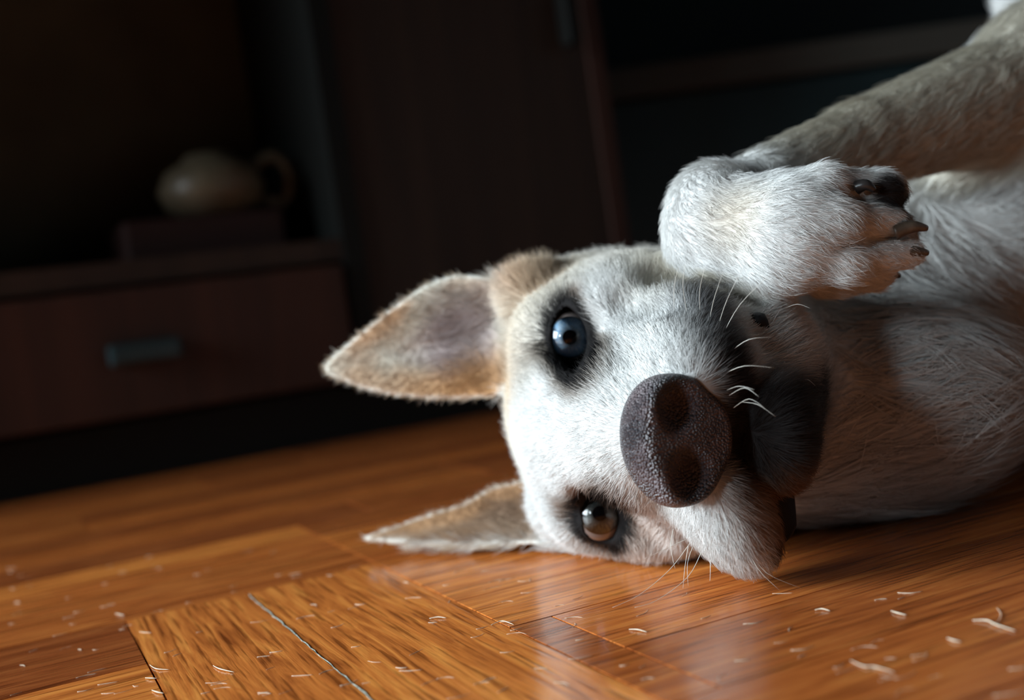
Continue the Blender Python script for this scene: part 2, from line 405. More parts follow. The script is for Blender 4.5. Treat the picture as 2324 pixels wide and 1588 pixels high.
CREASES[:] = _cr
def body_sdf(P):
    x = P
    d = cap(x, (.050, .490, .054), (.16, .530, .070), .048, .064)      # neck
    d = smin(d, ell(x, (.130, .462, .042), (.072, .062, .045)), .03)     # throat folds
    d = smin(d, ell(x, (.30, .585, .094), (.16, .135, .096)), .04)         # chest
    d = smin(d, ell(x, (.48, .62, .092), (.20, .115, .09)), .05)         # belly
    d = smin(d, ell(x, (.66, .62, .10), (.10, .11, .098)), .05)         # rump
    # near foreleg (held up, folded at the wrist)
    l = cap(x, elbow, fore1, .0285, .0165)
    l = smin(l, cap(x, fore1, wrist, .0165, .0105), .003)
    l = smin(l, ell(x, at(1618, 476, .405), (.013, .013, .014)), .008)
    d = smin(d, cap(x, elbow, (.26, .57, .13), .036, .05), .03)
    d = smin(d, l, .014)
    # other foreleg reaching up behind
    d = smin(d, cap(x, (.365, .68, .14), (.362, .73, .29), .045, .028), .03)
    d = smin(d, cap(x, (.362, .73, .29), (.350, .76, .46), .026, .016), .012)
    d = smin(d, ell(x, (.350, .75, .485), (.022, .02, .035)), .01)
    # hind legs, tail
    for y in (.56, .68):
        d = smin(d, cap(x, (.66, y, .13), (.60, y-.01, .27), .06, .035), .03)
        d = smin(d, cap(x, (.60, y-.01, .27), (.76, y, .33), .026, .016), .012)
        d = smin(d, cap(x, (.76, y, .33), (.70, y, .44), .016, .014), .01)
        d = smin(d, ell(x, (.685, y, .465), (.02, .02, .035)), .01)
    d = smin(d, cap(x, (.74, .62, .07), (.98, .55, .02), .022, .013), .02)
    return d
def paw_sdf(P):
    m = ((P > PAW_LO) & (P < PAW_HI)).all(1); out = np.full(len(P), .06, 'f')
    if not m.any(): return out
    x = P[m]
    d = capf(x, at(1640, 490, .404), mc1, .0125, .0178, PAWN, .75)
    d = smin(d, capf(x, at(1612, 540, .405), at(1760, 590, .390), .0095, .0120, PAWN, .8), .01)
    d = smin(d, cap(x, at(1618, 462, .411), at(1618, 510, .403), .0105, .0110), .018)
    t = None
    for b, k, e, r in TOEP:
        q = smin(cap(x, b, k, r*1.02, r), cap(x, k, e, r, r*.72), .003)
        q = smin(q, ell(x, k, (r*1.12, r*1.05, r*1.05)), .003)
        t = q if t is None else smin(t, q, .0006)
    d = smin(d, t, .006)
    for g0, g1 in GROOVES: d = smax(d, -capf(x, g0, g1, .0008, .0016, (0, 0, 1), .6), .0015)
    # pads on the far side of the toes
    d = smin(d, ell(x, at(1985, 440, .392), (.011, .009, .0085)), .003)
    d = smin(d, ell(x, at(2000, 540, .396), (.012, .009, .012)), .003)
    # little outer digit below
    d = smin(d, cap(x, at(1860, 628, .396), at(1990, 632, .400), .0062, .0045), .003)
    out[m] = d
    return out
GROOVES = [(at(1835, 468, .3795), at(1985, 446, .3795)), (at(1885, 560, .3735), at(2080, 548, .3765))]
PAW_LO = np.array(at(1500, 700, .40))-.03; PAW_HI = np.array(at(2140, 360, .40))+.03
PAW_LO[1] = .34; PAW_HI[1] = .45
def dog_sdf(P):
    P = P.astype('f')
    d = body_sdf(P)
    m = (np.abs(P-HO.astype('f')).max(1) < .19)
    if m.any():
        dd = head_sdf(P[m]); d[m] = smin(d[m], dd, .022)
    d = smin(d, paw_sdf(P), .006)
    for e in (ear_up, ear_dn): d = smin(d, e.sdf(P), .0045)
    return smax(d, -(P[:, 2]-.0012), .002)                              # rests on the floor

# colours -----------------------------------------------------------
WHITE = np.array([.72, .72, .70]); CREAM = np.array([.68, .58, .44]); TAN = np.array([.50, .27, .12]); DARK = np.array([.020, .018, .018]); GREY = np.array([.12, .12, .125])
BROWN = np.array([.17, .10, .06])
def ss(x, a, b):
    t = np.clip((x-a)/(b-a), 0, 1); return t*t*(3-2*t)
def mixc(c, t, k): return c*(1-k[:, None]) + t[None]*k[:, None]
def nz(P, f, s=0):
    x, y, z = (P*f+s).T
    return (np.sin(x*1.7+np.sin(y*1.3+s)*1.5)+np.sin(y*1.9+np.sin(z*1.1)*1.7+s)+np.sin(z*1.6+np.sin(x*1.4)*1.3))/3
def proj(P):
    q = P-CAM; f = q@_fw; return np.stack([(q@_cx)/f*F+W/2, H/2-(q@_cy)/f*F], -1)
def blob(P, c, r, soft=.5):
    d = np.linalg.norm(P-np.asarray(c)[None], axis=1)/r; return 1-ss(d, 1-soft, 1+soft)
def coat(P):
    n = len(P); c = np.tile(WHITE, (n, 1)); p = ((P-HO)@HR.T)*100
    nn = nz(P, 90)*.5+nz(P, 210, 2)*.3
    inhead = (1-ss(np.linalg.norm(P-HO, axis=1), .10, .14))*(1-ss(head_sdf(P.astype('f')), .003, .006))
    # cream on the upper cheek, brow and beside the ears
    k = ss(p[:, 0]+nn*.5, 2.0, 5.0)*(1-ss(p[:, 1], -1.5, 1.5))*.38*inhead
    c = mixc(c, CREAM, k)
    c = mixc(c, np.array([.46, .20, .075]), np.maximum(blob(P, at(1205, 612, .450), .013, .7), blob(P, at(1165, 625, .458), .010, .7)*.8)*.85)
    c = mixc(c, np.array([.60, .42, .32]), blob(P, at(1440, 1205, .405), .013, .8)*.5*inhead)
    c = mixc(c, CREAM, blob(P, at(1150, 900, .45), .016, .7)*.6)
    c = mixc(c, CREAM, blob(P, at(1255, 590, .455), .014, .7)*.6)
    # nose bridge sides slightly cream
    # muzzle greying towards black lips
    mz = ss(p[:, 1], .2, 2.6)*ss(-p[:, 2]+.35*nn-.18*np.maximum(-p[:, 0], 0), 2.6, 4.9)*inhead
    left = ss(p[:, 0], -1.9, -.6); jl = 1-ss(-p[:, 2], 5.0, 5.7)*ss(p[:, 0]+.3*nn, .3, 1.5); mz = mz*jl*(1-ss(-p[:, 2], 6.5, 7.6))
    c = mixc(c, GREY*.8, mz*left*.92)
    lip = ss(p[:, 1]+.4*nn, 1.2, 2.8)*ss(-p[:, 2]+.3*nn, 3.7, 4.7)*ss(p[:, 0], -3.1, -1.9)*(1-ss(p[:, 0]+.3*nn, 1.9, 3.1))*inhead*jl
    chin = ss(-p[:, 2]+.2*nn, 4.7, 5.3)*ss(p[:, 1]+.4*nn, 1.0, 2.2)*(1-ss(p[:, 0]+.3*nn, .2, 1.6))*(1-ss(-p[:, 2]+.3*nn, 7.1, 8.1))*inhead
    c = mixc(c, DARK*1.2, np.maximum(lip, chin)*.96)
    c = mixc(c, BROWN*1.6, ss(-p[:, 2]+.3*nn, 3.6, 4.7)*ss(p[:, 1], 1, 3)*(1-ss(p[:, 0], -2.6, -1.4))*ss(p[:, 0], -4.9, -3.4)*.7*inhead)  # shaded side of the right flew, worked into the coat as brown
    c = mixc(c, np.array([.40, .34, .25]), blob(P, at(1232, 832, .418), .013, .7)*.5*inhead)
    c = mixc(c, np.array([.66, .50, .33]), blob(P, at(1135, 840, .445), .021, .8)*.75*inhead)
    c = mixc(c, np.array([.66, .56, .40]), blob(P, at(1180, 700, .44), .020, .8)*.45*inhead)
    c = mixc(c, BROWN*1.3, blob(P, at(1288, 868, .412), .0080, .8)*.6*inhead)
    c = mixc(c, BROWN*1.1, blob(P, at(1322, 1128, .412), .0095, .6)*.75*inhead)
    c = mixc(c, BROWN*1.2, blob(P, at(1300, 690, .412), .0065, .6)*.75*inhead)
    c = mixc(c, np.array([.50, .44, .32]), blob(P, at(1600, 625, .41), .026, .5)*.6*inhead)  # shadow on the upper cheek fold, mixed into the coat as olive
    # black lips at the mouth corners
    c = mixc(c, DARK, blob(P, at(1722, 733, .385), .0045, .35))
    # eye surrounds
    for e, f, (dk, br) in zip(EYE, FISS, ((1, .6), (1, 1))):
        g = unit(CAM-e); w = np.cross(g, f); q = P-e; a = q@f; b = q@w; gg = q@g
        el = np.sqrt((np.abs(b)+.0080)**2+(a)**2)-.0151
        front = ss(gg, -.008, 0)
        c = mixc(c, np.array([.17, .125, .085]) if br < 1 else BROWN, (1-ss(el+nn*.0025+.003*(a > 0), .003, .0105))*.85*front*(.75+.25*br))
        c = mixc(c, DARK*.5, (1-ss(el+nn*.0016, .0020, .0050))*front)
        tm = blob(P, e-f*.0165+g*.004, .0062, .6)                       # tear duct streak
        c = mixc(c, DARK*1.5, tm*.9)
    # ears
    for ear, s in ((ear_up, 1), (ear_dn, -1)):
        u, v, w = ear.uv(P); m = ((P > ear.lo) & (P < ear.hi)).all(1) & (u > -.012)
        dd = ear.d2(u.astype('f'), v.astype('f')); fm = ear.mid(u, v, dd); i = -dd
        on = m & (np.abs(w-fm) < .006)
        onk = ss(u, -.012, .0)*on
        inner = (w > fm)
        rim = (1-ss(i, .0006, .0026))
        band = ss(i+nn*.0015, .001, .003)*(1-ss(i+nn*.002, .006, .011))
        uu = np.clip(u/ear.L, 0, 1)
        patch = band*ss(np.sin(uu*9+.8)+nn*.8, -.2, .6) if s > 0 else band*.8
        deep = ss(i, .010, .018)*(1-ss(uu, .35, .7))
        ci = np.tile(np.array([.60, .56, .47]), (n, 1))
        ci = mixc(ci, np.array([.50, .42, .41]), deep*.7)
        if s < 0: ci = mixc(ci, np.array([.27, .15, .08]), np.full(n, .85))
        ci = mixc(ci, TAN*.8, patch*(.30 if s > 0 else .85))
        if s > 0:
            for bx, by, br_, bt, bk in ((865, 718, .0085, TAN*.85, .8), (905, 690, .006, TAN*.85, .6), (815, 762, .006, TAN*.9, .6), (830, 850, .007, TAN, .45), (910, 880, .008, TAN*.9, .7), (985, 890, .0095, TAN*.9, .85), (1060, 880, .0115, TAN*.9, .9), (1110, 860, .012, TAN, .8), (1040, 742, .0125, np.array([.27, .20, .21]), .65), (1010, 800, .008, np.array([.33, .25, .26]), .45), (1105, 692, .008, np.array([.28, .20, .19]), .6)):
                ci = mixc(ci, bt, blob(P, onplane(bx, by, ear.P, ear.n), br_*1.15, .6)*bk)
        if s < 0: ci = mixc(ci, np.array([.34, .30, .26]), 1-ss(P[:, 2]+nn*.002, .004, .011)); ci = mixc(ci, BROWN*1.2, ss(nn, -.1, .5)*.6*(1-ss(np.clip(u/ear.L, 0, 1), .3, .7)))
        ci = mixc(ci, np.array([.85, .84, .78]), rim)
        co = np.tile(CREAM, (n, 1))
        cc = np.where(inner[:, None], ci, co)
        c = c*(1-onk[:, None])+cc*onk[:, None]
    # legs and paw: a little cream in the wrist, olive on the forearm
    c = mixc(c, np.array([.62, .50, .34]), blob(P, at(1665, 490, .385), .010, .9)*.45)
    fa = 1-ss(cap(P.astype('f'), elbow, wrist, .03, .012), .004, .012)
    c = mixc(c, np.array([.56, .50, .37]), fa*.6*ss(np.linalg.norm(P-wrist, axis=1), .018, .06))
    c = mixc(c, DARK, blob(P, at(1650, 445, .402), .0052, .5)*.85)
    for q, r in (((2020, 435, .384), .0075), ((2035, 470, .389), .006), ((2010, 540, .400), .011), ((2010, 625, .402), .004)):
        c = mixc(c, DARK*1.4, blob(P, at(*q), r, .35))
    for x_, y_, x2, y2 in ((1835, 468, 1975, 438), (1890, 560, 2095, 552)): pass
    return np.clip(c*(1+.10*nn[:, None]), 0, 1)
def skin(P, c):
    return c

# meshes ---------------------------------------------------------------
m_body, nt, b = newmat('dog_skin')
a = N(nt, 'ShaderNodeAttribute', attribute_name='coat'); nt.links.new(a.outputs['Color'], b.inputs['Base Color'])
b.inputs['Roughness'].default_value = .8; b.inputs['Specular IOR Level'].default_value = .12
m_fur, nt, b = newmat('dog_fur')
a = N(nt, 'ShaderNodeAttribute', attribute_name='coat'); nt.links.new(a.outputs['Color'], b.inputs['Base Color'])
b.inputs['Roughness'].default_value = .6; b.inputs['Specular IOR Level'].default_value = .15

dog = empty('dog', (.25, .55, 0))
tag(dog, 'white and tan dog with pale blue eyes lying on its side on the parquet', 'dog')
V, Q = surface_nets(dog_sdf, (-.20, .30, -.01), (1.0, .82, .52), .00125 if not globals().get('QUICK') else .002)
DOGO = np.array(dog.location)
body = fast_mesh('body', V-DOGO, Q, m_body, dog)
ca = body.data.color_attributes.new('coat', 'FLOAT_COLOR', 'POINT')
cc = coat(V); ca.data.foreach_set('color', np.concatenate([cc, np.ones((len(cc), 1))], 1).astype('f').ravel())
print('body verts', len(V))

# fur ------------------------------------------------------------------
vn = np.zeros((len(V), 3))
fn = np.cross(V[Q[:, 2]]-V[Q[:, 0]], V[Q[:, 3]]-V[Q[:, 1]])
for k in range(4): np.add.at(vn, Q[:, k], fn)
vn /= np.linalg.norm(vn, axis=1)[:, None]+1e-12
fa_ = np.linalg.norm(fn, axis=1)/2; fcn = V[Q].mean(1)
NOSE_W = toW((0, 8.3, -2.7))
hp = ((fcn-HO)@HR.T)*100
def near_eye(P, lim):
    m = np.zeros(len(P), bool)
    for e, f in zip(EYE, FISS):
        g = unit(CAM-e); w = np.cross(g, f); q = P-e; a = q@f; b = q@w; gg = q@g
        m |= ((np.sqrt((np.abs(b)+.0080)**2+a**2)-.0151) < lim) & (gg > 0)
    return m
e_reg = {}
def earmask(P, ear):
    u, v, w = ear.uv(P); d = ear.d2(u.astype('f'), v.astype('f')); fm = ear.mid(u, v, d)
    return ((P > ear.lo) & (P < ear.hi)).all(1) & (u > .002) & (np.abs(w-fm) < .005) & (d < .004), u, v, w, fm, d
em_up, *eu = earmask(fcn, ear_up); em_dn, *ed = earmask(fcn, ear_dn)
dh = np.linalg.norm(fcn-HO, axis=1)
is_paw = paw_sdf(fcn.astype('f')) < .0025
is_paw |= np.linalg.norm(fcn-wrist, axis=1) < .030
is_head = (dh < .125) & (hp[:, 1] > -8.5) & ~em_up & ~em_dn & ~is_paw & (head_sdf(fcn.astype('f')) < .004)
is_paw &= ~is_head
dcam = np.linalg.norm(fcn-CAM, axis=1)
facing = (fn*(CAM-fcn)).sum(1)/(np.linalg.norm(fn, axis=1)+1e-12)/dcam
pj = proj(fcn); inview = (pj[:, 0] > -150) & (pj[:, 0] < W+200) & (pj[:, 1] > -200) & (pj[:, 1] < H+100)
def make_fur(name, mask, dens, length, rad, flow, lift=.35, npt=5, jit=.25, clump=.25, cs=.003, lvar=.35, label=None, curl=0., nmax=500000):
    w = fa_*mask*dens; tot = w.sum()
    n = int(min(tot, nmax)); fi = RNG.choice(len(Q), n, p=w/tot)
    uu, vv = RNG.random(n), RNG.random(n)
    q = Q[fi]
    def bl(A): return A[q[:, 0]]*((1-uu)*(1-vv))[:, None]+A[q[:, 1]]*(uu*(1-vv))[:, None]+A[q[:, 2]]*(uu*vv)[:, None]+A[q[:, 3]]*((1-uu)*vv)[:, None]
    P = bl(V); nrm = bl(vn); nrm /= np.linalg.norm(nrm, axis=1)[:, None]
    fd = flow(P, nrm)
    fd = fd-nrm*(fd*nrm).sum(1)[:, None]; fd /= np.linalg.norm(fd, axis=1)[:, None]+1e-9
    # clump noise: shared random direction per cell
    cell = np.floor(P/cs+RNG.normal(0, .15, P.shape)).astype(np.int64); hsh = (cell[:, 0]*73856093 ^ cell[:, 1]*19349663 ^ cell[:, 2]*83492791) % 4096
    tab = RNG.normal(0, 1, (4096, 3)); cl = tab[hsh]*clump
    sm = np.stack([nz(P, 260, 1), nz(P, 260, 4), nz(P, 260, 9)], -1)*clump*1.2
    fd = fd+cl+sm+RNG.normal(0, jit, P.shape); fd -= nrm*(fd*nrm).sum(1)[:, None]; fd /= np.linalg.norm(fd, axis=1)[:, None]+1e-9
    ln = (length(P) if callable(length) else length)*(1+lvar*RNG.normal(0, 1, n)).clip(.35, 1.9)
    lf = (lift(P) if callable(lift) else lift)*(1+.3*RNG.normal(0, 1, n))
    t = np.linspace(0, 1, npt)
    bend = RNG.normal(0, 1, (n, 3))*curl
    pts = P[:, None]-nrm[:, None]*.00015 + ln[:, None, None]*(fd[:, None]*t[None, :, None] + nrm[:, None]*(np.asarray(lf).reshape(-1, 1, 1)*(t-.55*t*t)[None, :, None]) + bend[:, None]*(t*t)[None, :, None])
    pts[..., 2] = np.maximum(pts[..., 2], .0006+.0012*RNG.random((n, 1)))
    c = coat(P)*(1+RNG.normal(0, .10, (n, 1))); c = np.clip(c, 0.004, .92)
    cu = bpy.data.hair_curves.new(name); cu.add_curves([npt]*n)
    cu.attributes['position'].data.foreach_set('vector', (pts-DOGO).astype('f').ravel())
    ra = cu.attributes.get('radius') or cu.attributes.new('radius', 'FLOAT', 'POINT')
    ra.data.foreach_set('value', (rad*(1-.88*t**1.6)[None]*np.ones((n, 1))).astype('f').ravel())
    at_ = cu.attributes.new('coat', 'FLOAT_COLOR', 'CURVE'); at_.data.foreach_set('color', np.concatenate([c, np.ones((n, 1))], 1).astype('f').ravel())
    cu.materials.append(m_fur); o = bpy.data.objects.new(name, cu); col.objects.link(o); o.parent = dog
    o['kind'] = 'stuff'
    if label: o['label'] = label
    print(name, n); return o
def flow_face(P, n):
    f = P-NOSE_W; f /= np.linalg.norm(f, axis=1)[:, None]
    f = f*.8 + (-hy)*.5
    p = ((P-HO)@HR.T)*100
    low = ss(-p[:, 2], 3.0, 5.5)*ss(p[:, 1], 0, 3)
    f = f+(-hz)[None]*low[:, None]*.8 + np.array([0, 0, -1.])[None]*(ss(-p[:, 0], .8, 2.5)*ss(p[:, 1], 1.5, 3))[:, None]*.9
    for e, fi in zip(EYE, FISS):
        q = P-e; d = np.linalg.norm(q, axis=1); k = 1-ss(d, .012, .026); f = f+(q/d[:, None])*k[:, None]*1.3
    return f
def len_face(P):
    p = ((P-HO)@HR.T)*100
    l = .0046+.004*ss(-p[:, 1], 1, 6)+.002*ss(-p[:, 2], 3, 6)
    return l*np.where(p[:, 1] > 4.5, .75, 1)
noseD = lambda P: ell(((P-HO)@HR.T)*100, (-.22, 6.9, -2.8), (1.95, 1.5, 1.65))
head_m = is_head & ~near_eye(fcn, .0005) & (noseD(fcn) > .02)
lod = np.where(facing > -.35, 1.0, .12)
make_fur('face_fur', head_m, 3.6e6*lod, len_face, .000062, flow_face, lift=.42, jit=.13, clump=.11, cs=.0022)
def turn(P):
    r = P-(wrist+np.array([.012, 0, -.004])); r /= np.linalg.norm(r, axis=1)[:, None]
    return np.cross(np.array([0, -1., 0]), r)
def flow_paw(P, n):
    k = ss(np.linalg.norm(P-wrist, axis=1), .014, .034)[:, None]
    return (unit(TOEP[2][2]-kn0)+np.array([0, 0, -.15]))[None]*k + turn(P)*(1-k)
make_fur('paw_fur', is_paw & (facing > -.5), 2.8e6, lambda P: .0036-.0012*ss(P[:, 0], .108, .13), .000062, flow_paw, lift=.48, jit=.16, clump=.22, cs=.003)
for nm, ear, em in (('ear_fur', ear_up, em_up), ('ear_fur', ear_dn, em_dn)):
    def flow_ear(P, n, ear=ear):
        u, v, w = ear.uv(P); return ear.a[None]*1.0 + ear.b[None]*(v/.03)[:, None]*.5
    def len_ear(P, ear=ear):
        u, v, w = ear.uv(P); d = ear.d2(u.astype('f'), v.astype('f')); return .0032+.006*(P[:, 2] < .009)*(u/ear.L < .65)+.011*(1-ss(u/ear.L, .05, .45))*ss(-d, .004, .012)*RNG.random(len(P))
    make_fur(nm, em, 2.0e6, len_ear, .000085, flow_ear, lift=.32, jit=.22, clump=.25)
elb = elbow
arm_d = cap(fcn.astype('f'), elbow, wrist, .036, .014)
rest = ~is_head & ~is_paw & ~em_up & ~em_dn & inview & (facing > -.4)
arm_m = rest & (arm_d < .007)
def flow_arm(P, n): return np.tile(unit(wrist-elbow), (len(P), 1))+np.array([0, 0, -.25])
make_fur('leg_fur', arm_m, 1.3e6, .008, .000085, flow_arm, lift=.28, jit=.10, clump=.10, cs=.005)
def flow_body(P, n):
    f = np.tile(np.array([1, -.15, .10]), (len(P), 1))
    c = at(2130, 500, .50); q = P-c; r = np.linalg.norm(q, axis=1); k = np.exp(-(r/.07)**2)
    return f+ (q/r[:, None]+np.cross(np.array([0, -1, 0]), q/r[:, None])*.5)*k[:, None]*2
make_fur('body_fur', rest & ~arm_m, .55e6, .014, .00014, flow_body, lift=.25, jit=.14, clump=.25, cs=.007, nmax=260000)

# nose -------------------------------------------------------------------
m_nose, nt, b = newmat('nose_leather')
tc = N(nt, 'ShaderNodeTexCoord'); vo = N(nt, 'ShaderNodeTexVoronoi'); vo.inputs['Scale'].default_value = 1250; nt.links.new(tc.outputs['Object'], vo.inputs['Vector'])
ns = N(nt, 'ShaderNodeTexNoise'); ns.inputs['Scale'].default_value = 90; nt.links.new(tc.outputs['Object'], ns.inputs['Vector'])
r = N(nt, 'ShaderNodeValToRGB'); r.color_ramp.elements[0].position = .38; r.color_ramp.elements[0].color = (.040, .038, .044, 1); r.color_ramp.elements[1].position = .66; r.color_ramp.elements[1].color = (.14, .108, .115, 1)
nt.links.new(ns.outputs['Fac'], r.inputs['Fac']); nt.links.new(r.outputs['Color'], b.inputs['Base Color'])
inv = N(nt, 'ShaderNodeMath', operation='SUBTRACT'); inv.inputs[0].default_value = 1; nt.links.new(vo.outputs['Distance'], inv.inputs[1])
bp = N(nt, 'ShaderNodeBump'); bp.inputs['Strength'].default_value = 1.0; bp.inputs['Distance'].default_value = .0011
nt.links.new(inv.outputs[0], bp.inputs['Height']); nt.links.new(bp.outputs['Normal'], b.inputs['Normal'])
b.inputs['Roughness'].default_value = .36; b.inputs['Specular IOR Level'].default_value = .9
def nose_sdf(P):
    p = toL(P.astype('f')) + np.array([.22, 0, 0], 'f')
    d = ell(p, (0, 6.7, -2.35), (1.95, 1.35, 1.35))
    d = smin(d, ell(p, (0, 6.7, -3.3), (1.5, 1.35, 1.3)), .6)
    for s in (1, -1):
        d = smin(d, ell(p, (s*1.15, 6.75, -2.75), (.85, 1.2, 1.05)), .35)
        d = smax(d, -ell(p, (s*1.02, 7.7, -3.05), (.84, 1.0, .74)), .18)
        d = smax(d, -cap(p, (s*1.15, 7.6, -3.2), (s*1.85, 6.9, -3.75), .20, .13), .12)
    d = smax(d, (p[:, 1]-7.95)*.84+(-p[:, 2]-1.85)*.54, .24)
    d = smax(d, -cap(p, (0, 7.95, -2.5), (0, 6.9, -4.7), .07, .13), .15)
    return d/100
c0 = toW((0, 6.8, -2.8))
Vn, Qn = surface_nets(nose_sdf, c0-.034, c0+.034, .0005)
nose = fast_mesh('nose', Vn-c0, Qn, m_nose, dog); nose.location = c0-DOGO

# eyes ---------------------------------------------------------------------
def sphere_part(R, th0, th1, nseg=48, nr=20, off=0., flat=None):
    V = []; Fc = []
    for i in range(nr+1):
        th = th0+(th1-th0)*i/nr
        for j in range(nseg):
            a = 2*math.pi*j/nseg; V.append((R*math.sin(th)*math.cos(a), R*math.sin(th)*math.sin(a), R*math.cos(th)+off))
    for i in range(nr):
        for j in range(nseg):
            Fc.append((i*nseg+j, (i+1)*nseg+j, (i+1)*nseg+(j+1) % nseg, i*nseg+(j+1) % nseg))
    return V, Fc
m_scl = simple('sclera', (.16, .13, .12), .15, .6)
m_pup = simple('pupil', (.002, .002, .003), .2)
def irismat(name, ca_, cb_):
    m, nt, b = newmat(name); tc = N(nt, 'ShaderNodeTexCoord'); g = N(nt, 'ShaderNodeSeparateXYZ'); nt.links.new(tc.outputs['Object'], g.inputs[0])
    at2 = N(nt, 'ShaderNodeMath', operation='ARCTAN2'); nt.links.new(g.outputs['Y'], at2.inputs[0]); nt.links.new(g.outputs['X'], at2.inputs[1])
    ln = N(nt, 'ShaderNodeVectorMath', operation='LENGTH'); nt.links.new(tc.outputs['Object'], ln.inputs[0])
    cmb = N(nt, 'ShaderNodeCombineXYZ'); nt.links.new(at2.outputs[0], cmb.inputs[0])
    mul = N(nt, 'ShaderNodeMath', operation='MULTIPLY'); mul.inputs[1].default_value = 120; nt.links.new(ln.outputs['Value'], mul.inputs[0]); nt.links.new(mul.outputs[0], cmb.inputs[1])
    n = N(nt, 'ShaderNodeTexNoise'); n.inputs['Scale'].default_value = 7; n.inputs['Detail'].default_value = 4; nt.links.new(cmb.outputs[0], n.inputs['Vector'])
    r = N(nt, 'ShaderNodeValToRGB'); r.color_ramp.elements[0].position = .3; r.color_ramp.elements[0].color = (*ca_, 1); r.color_ramp.elements[1].position = .7; r.color_ramp.elements[1].color = (*cb_, 1)
    nt.links.new(n.outputs['Fac'], r.inputs['Fac'])
    mr = N(nt, 'ShaderNodeMapRange'); mr.inputs['From Min'].default_value = .0068; mr.inputs['From Max'].default_value = .0077; mr.inputs['To Min'].default_value = 1; mr.inputs['To Max'].default_value = .12
    nt.links.new(ln.outputs['Value'], mr.inputs['Value'])
    mx = N(nt, 'ShaderNodeMix', data_type='RGBA', blend_type='MULTIPLY'); mx.inputs[0].default_value = 1
    mr2 = N(nt, 'ShaderNodeMapRange'); mr2.inputs['From Min'].default_value = .0030; mr2.inputs['From Max'].default_value = .0048; mr2.inputs['To Min'].default_value = .18; mr2.inputs['To Max'].default_value = 1
    nt.links.new(ln.outputs['Value'], mr2.inputs['Value']); mm = N(nt, 'ShaderNodeMath', operation='MULTIPLY'); nt.links.new(mr.outputs['Result'], mm.inputs[0]); nt.links.new(mr2.outputs['Result'], mm.inputs[1])
    nt.links.new(r.outputs['Color'], mx.inputs[6]); nt.links.new(mm.outputs[0], mx.inputs[7]); nt.links.new(mx.outputs[2], b.inputs['Base Color'])
    b.inputs['Roughness'].default_value = .5; return m
m_iris = [irismat('blue_iris', (.24, .52, .80), (.72, .88, 1.0)), irismat('shaded_iris', (.06, .066, .06), (.17, .185, .17))]  # second iris: shade on the lower eye put into a darker grey colour
m_cor = bpy.data.materials.new('cornea'); m_cor.use_nodes = True; nt = m_cor.node_tree; nt.nodes.remove(nt.nodes['Principled BSDF'])
tr = N(nt, 'ShaderNodeBsdfTransparent'); gl = N(nt, 'ShaderNodeBsdfGlossy'); gl.inputs['Roughness'].default_value = .02; fr = N(nt, 'ShaderNodeFresnel'); fr.inputs['IOR'].default_value = 1.55
ms = N(nt, 'ShaderNodeMixShader'); nt.links.new(fr.outputs[0], ms.inputs[0]); nt.links.new(tr.outputs[0], ms.inputs[1]); nt.links.new(gl.outputs[0], ms.inputs[2]); nt.links.new(ms.outputs[0], nt.nodes['Material Output'].inputs['Surface'])
for k, (e, gpx) in enumerate(zip(EYE, ((1297, 766), (1366, 1160)))):
    g = unit(at(*gpx, .30)-e)
    rq = Vector(g).to_track_quat('Z', 'Y')
    ey = empty('eye', Vector(e-DOGO)); ey.parent = dog; ey.rotation_euler = rq.to_euler()
    ey['label'] = ('pale blue eye, the upper one' if k == 0 else 'grey-blue eye in shade, near the floor')
    R = EYE_R; ti = math.asin(.0074/R)
    V_, F_ = sphere_part(R, ti, math.pi-.02); mesh_obj('eyeball', V_, F_, m_scl, ey)
    zi = R*math.cos(ti)
    V_ = []; F_ = []
    for i, rr in enumerate(np.linspace(.0027, .0075, 8)):
        for j in range(48): V_.append((rr*math.cos(j*math.pi/24), rr*math.sin(j*math.pi/24), (.0016-.0017*((i/7)**2))*1.0))
    for i in range(7):
        for j in range(48): F_.append((i*48+j, (i+1)*48+j, (i+1)*48+(j+1) % 48, i*48+(j+1) % 48))
    ir = mesh_obj('iris', V_, F_, m_iris[k], ey); ir.location = (0, 0, zi)
    V_ = [(0, 0, 0)]+[((.0031)*math.cos(j*math.pi/24), .0031*math.sin(j*math.pi/24), 0) for j in range(48)]
    pu = mesh_obj('pupil', V_, [(0, 1+j, 1+(j+1) % 48) for j in range(48)], m_pup, ey); pu.location = (0, 0, zi+.00150)
    Rc = .0088; tcn = math.asin(.0076/Rc)
    V_, F_ = sphere_part(Rc, 0.001, tcn, 48, 14, off=-Rc*math.cos(tcn)); co = mesh_obj('cornea', V_, F_, m_cor, ey); co.location = (0, 0, zi-.0002)

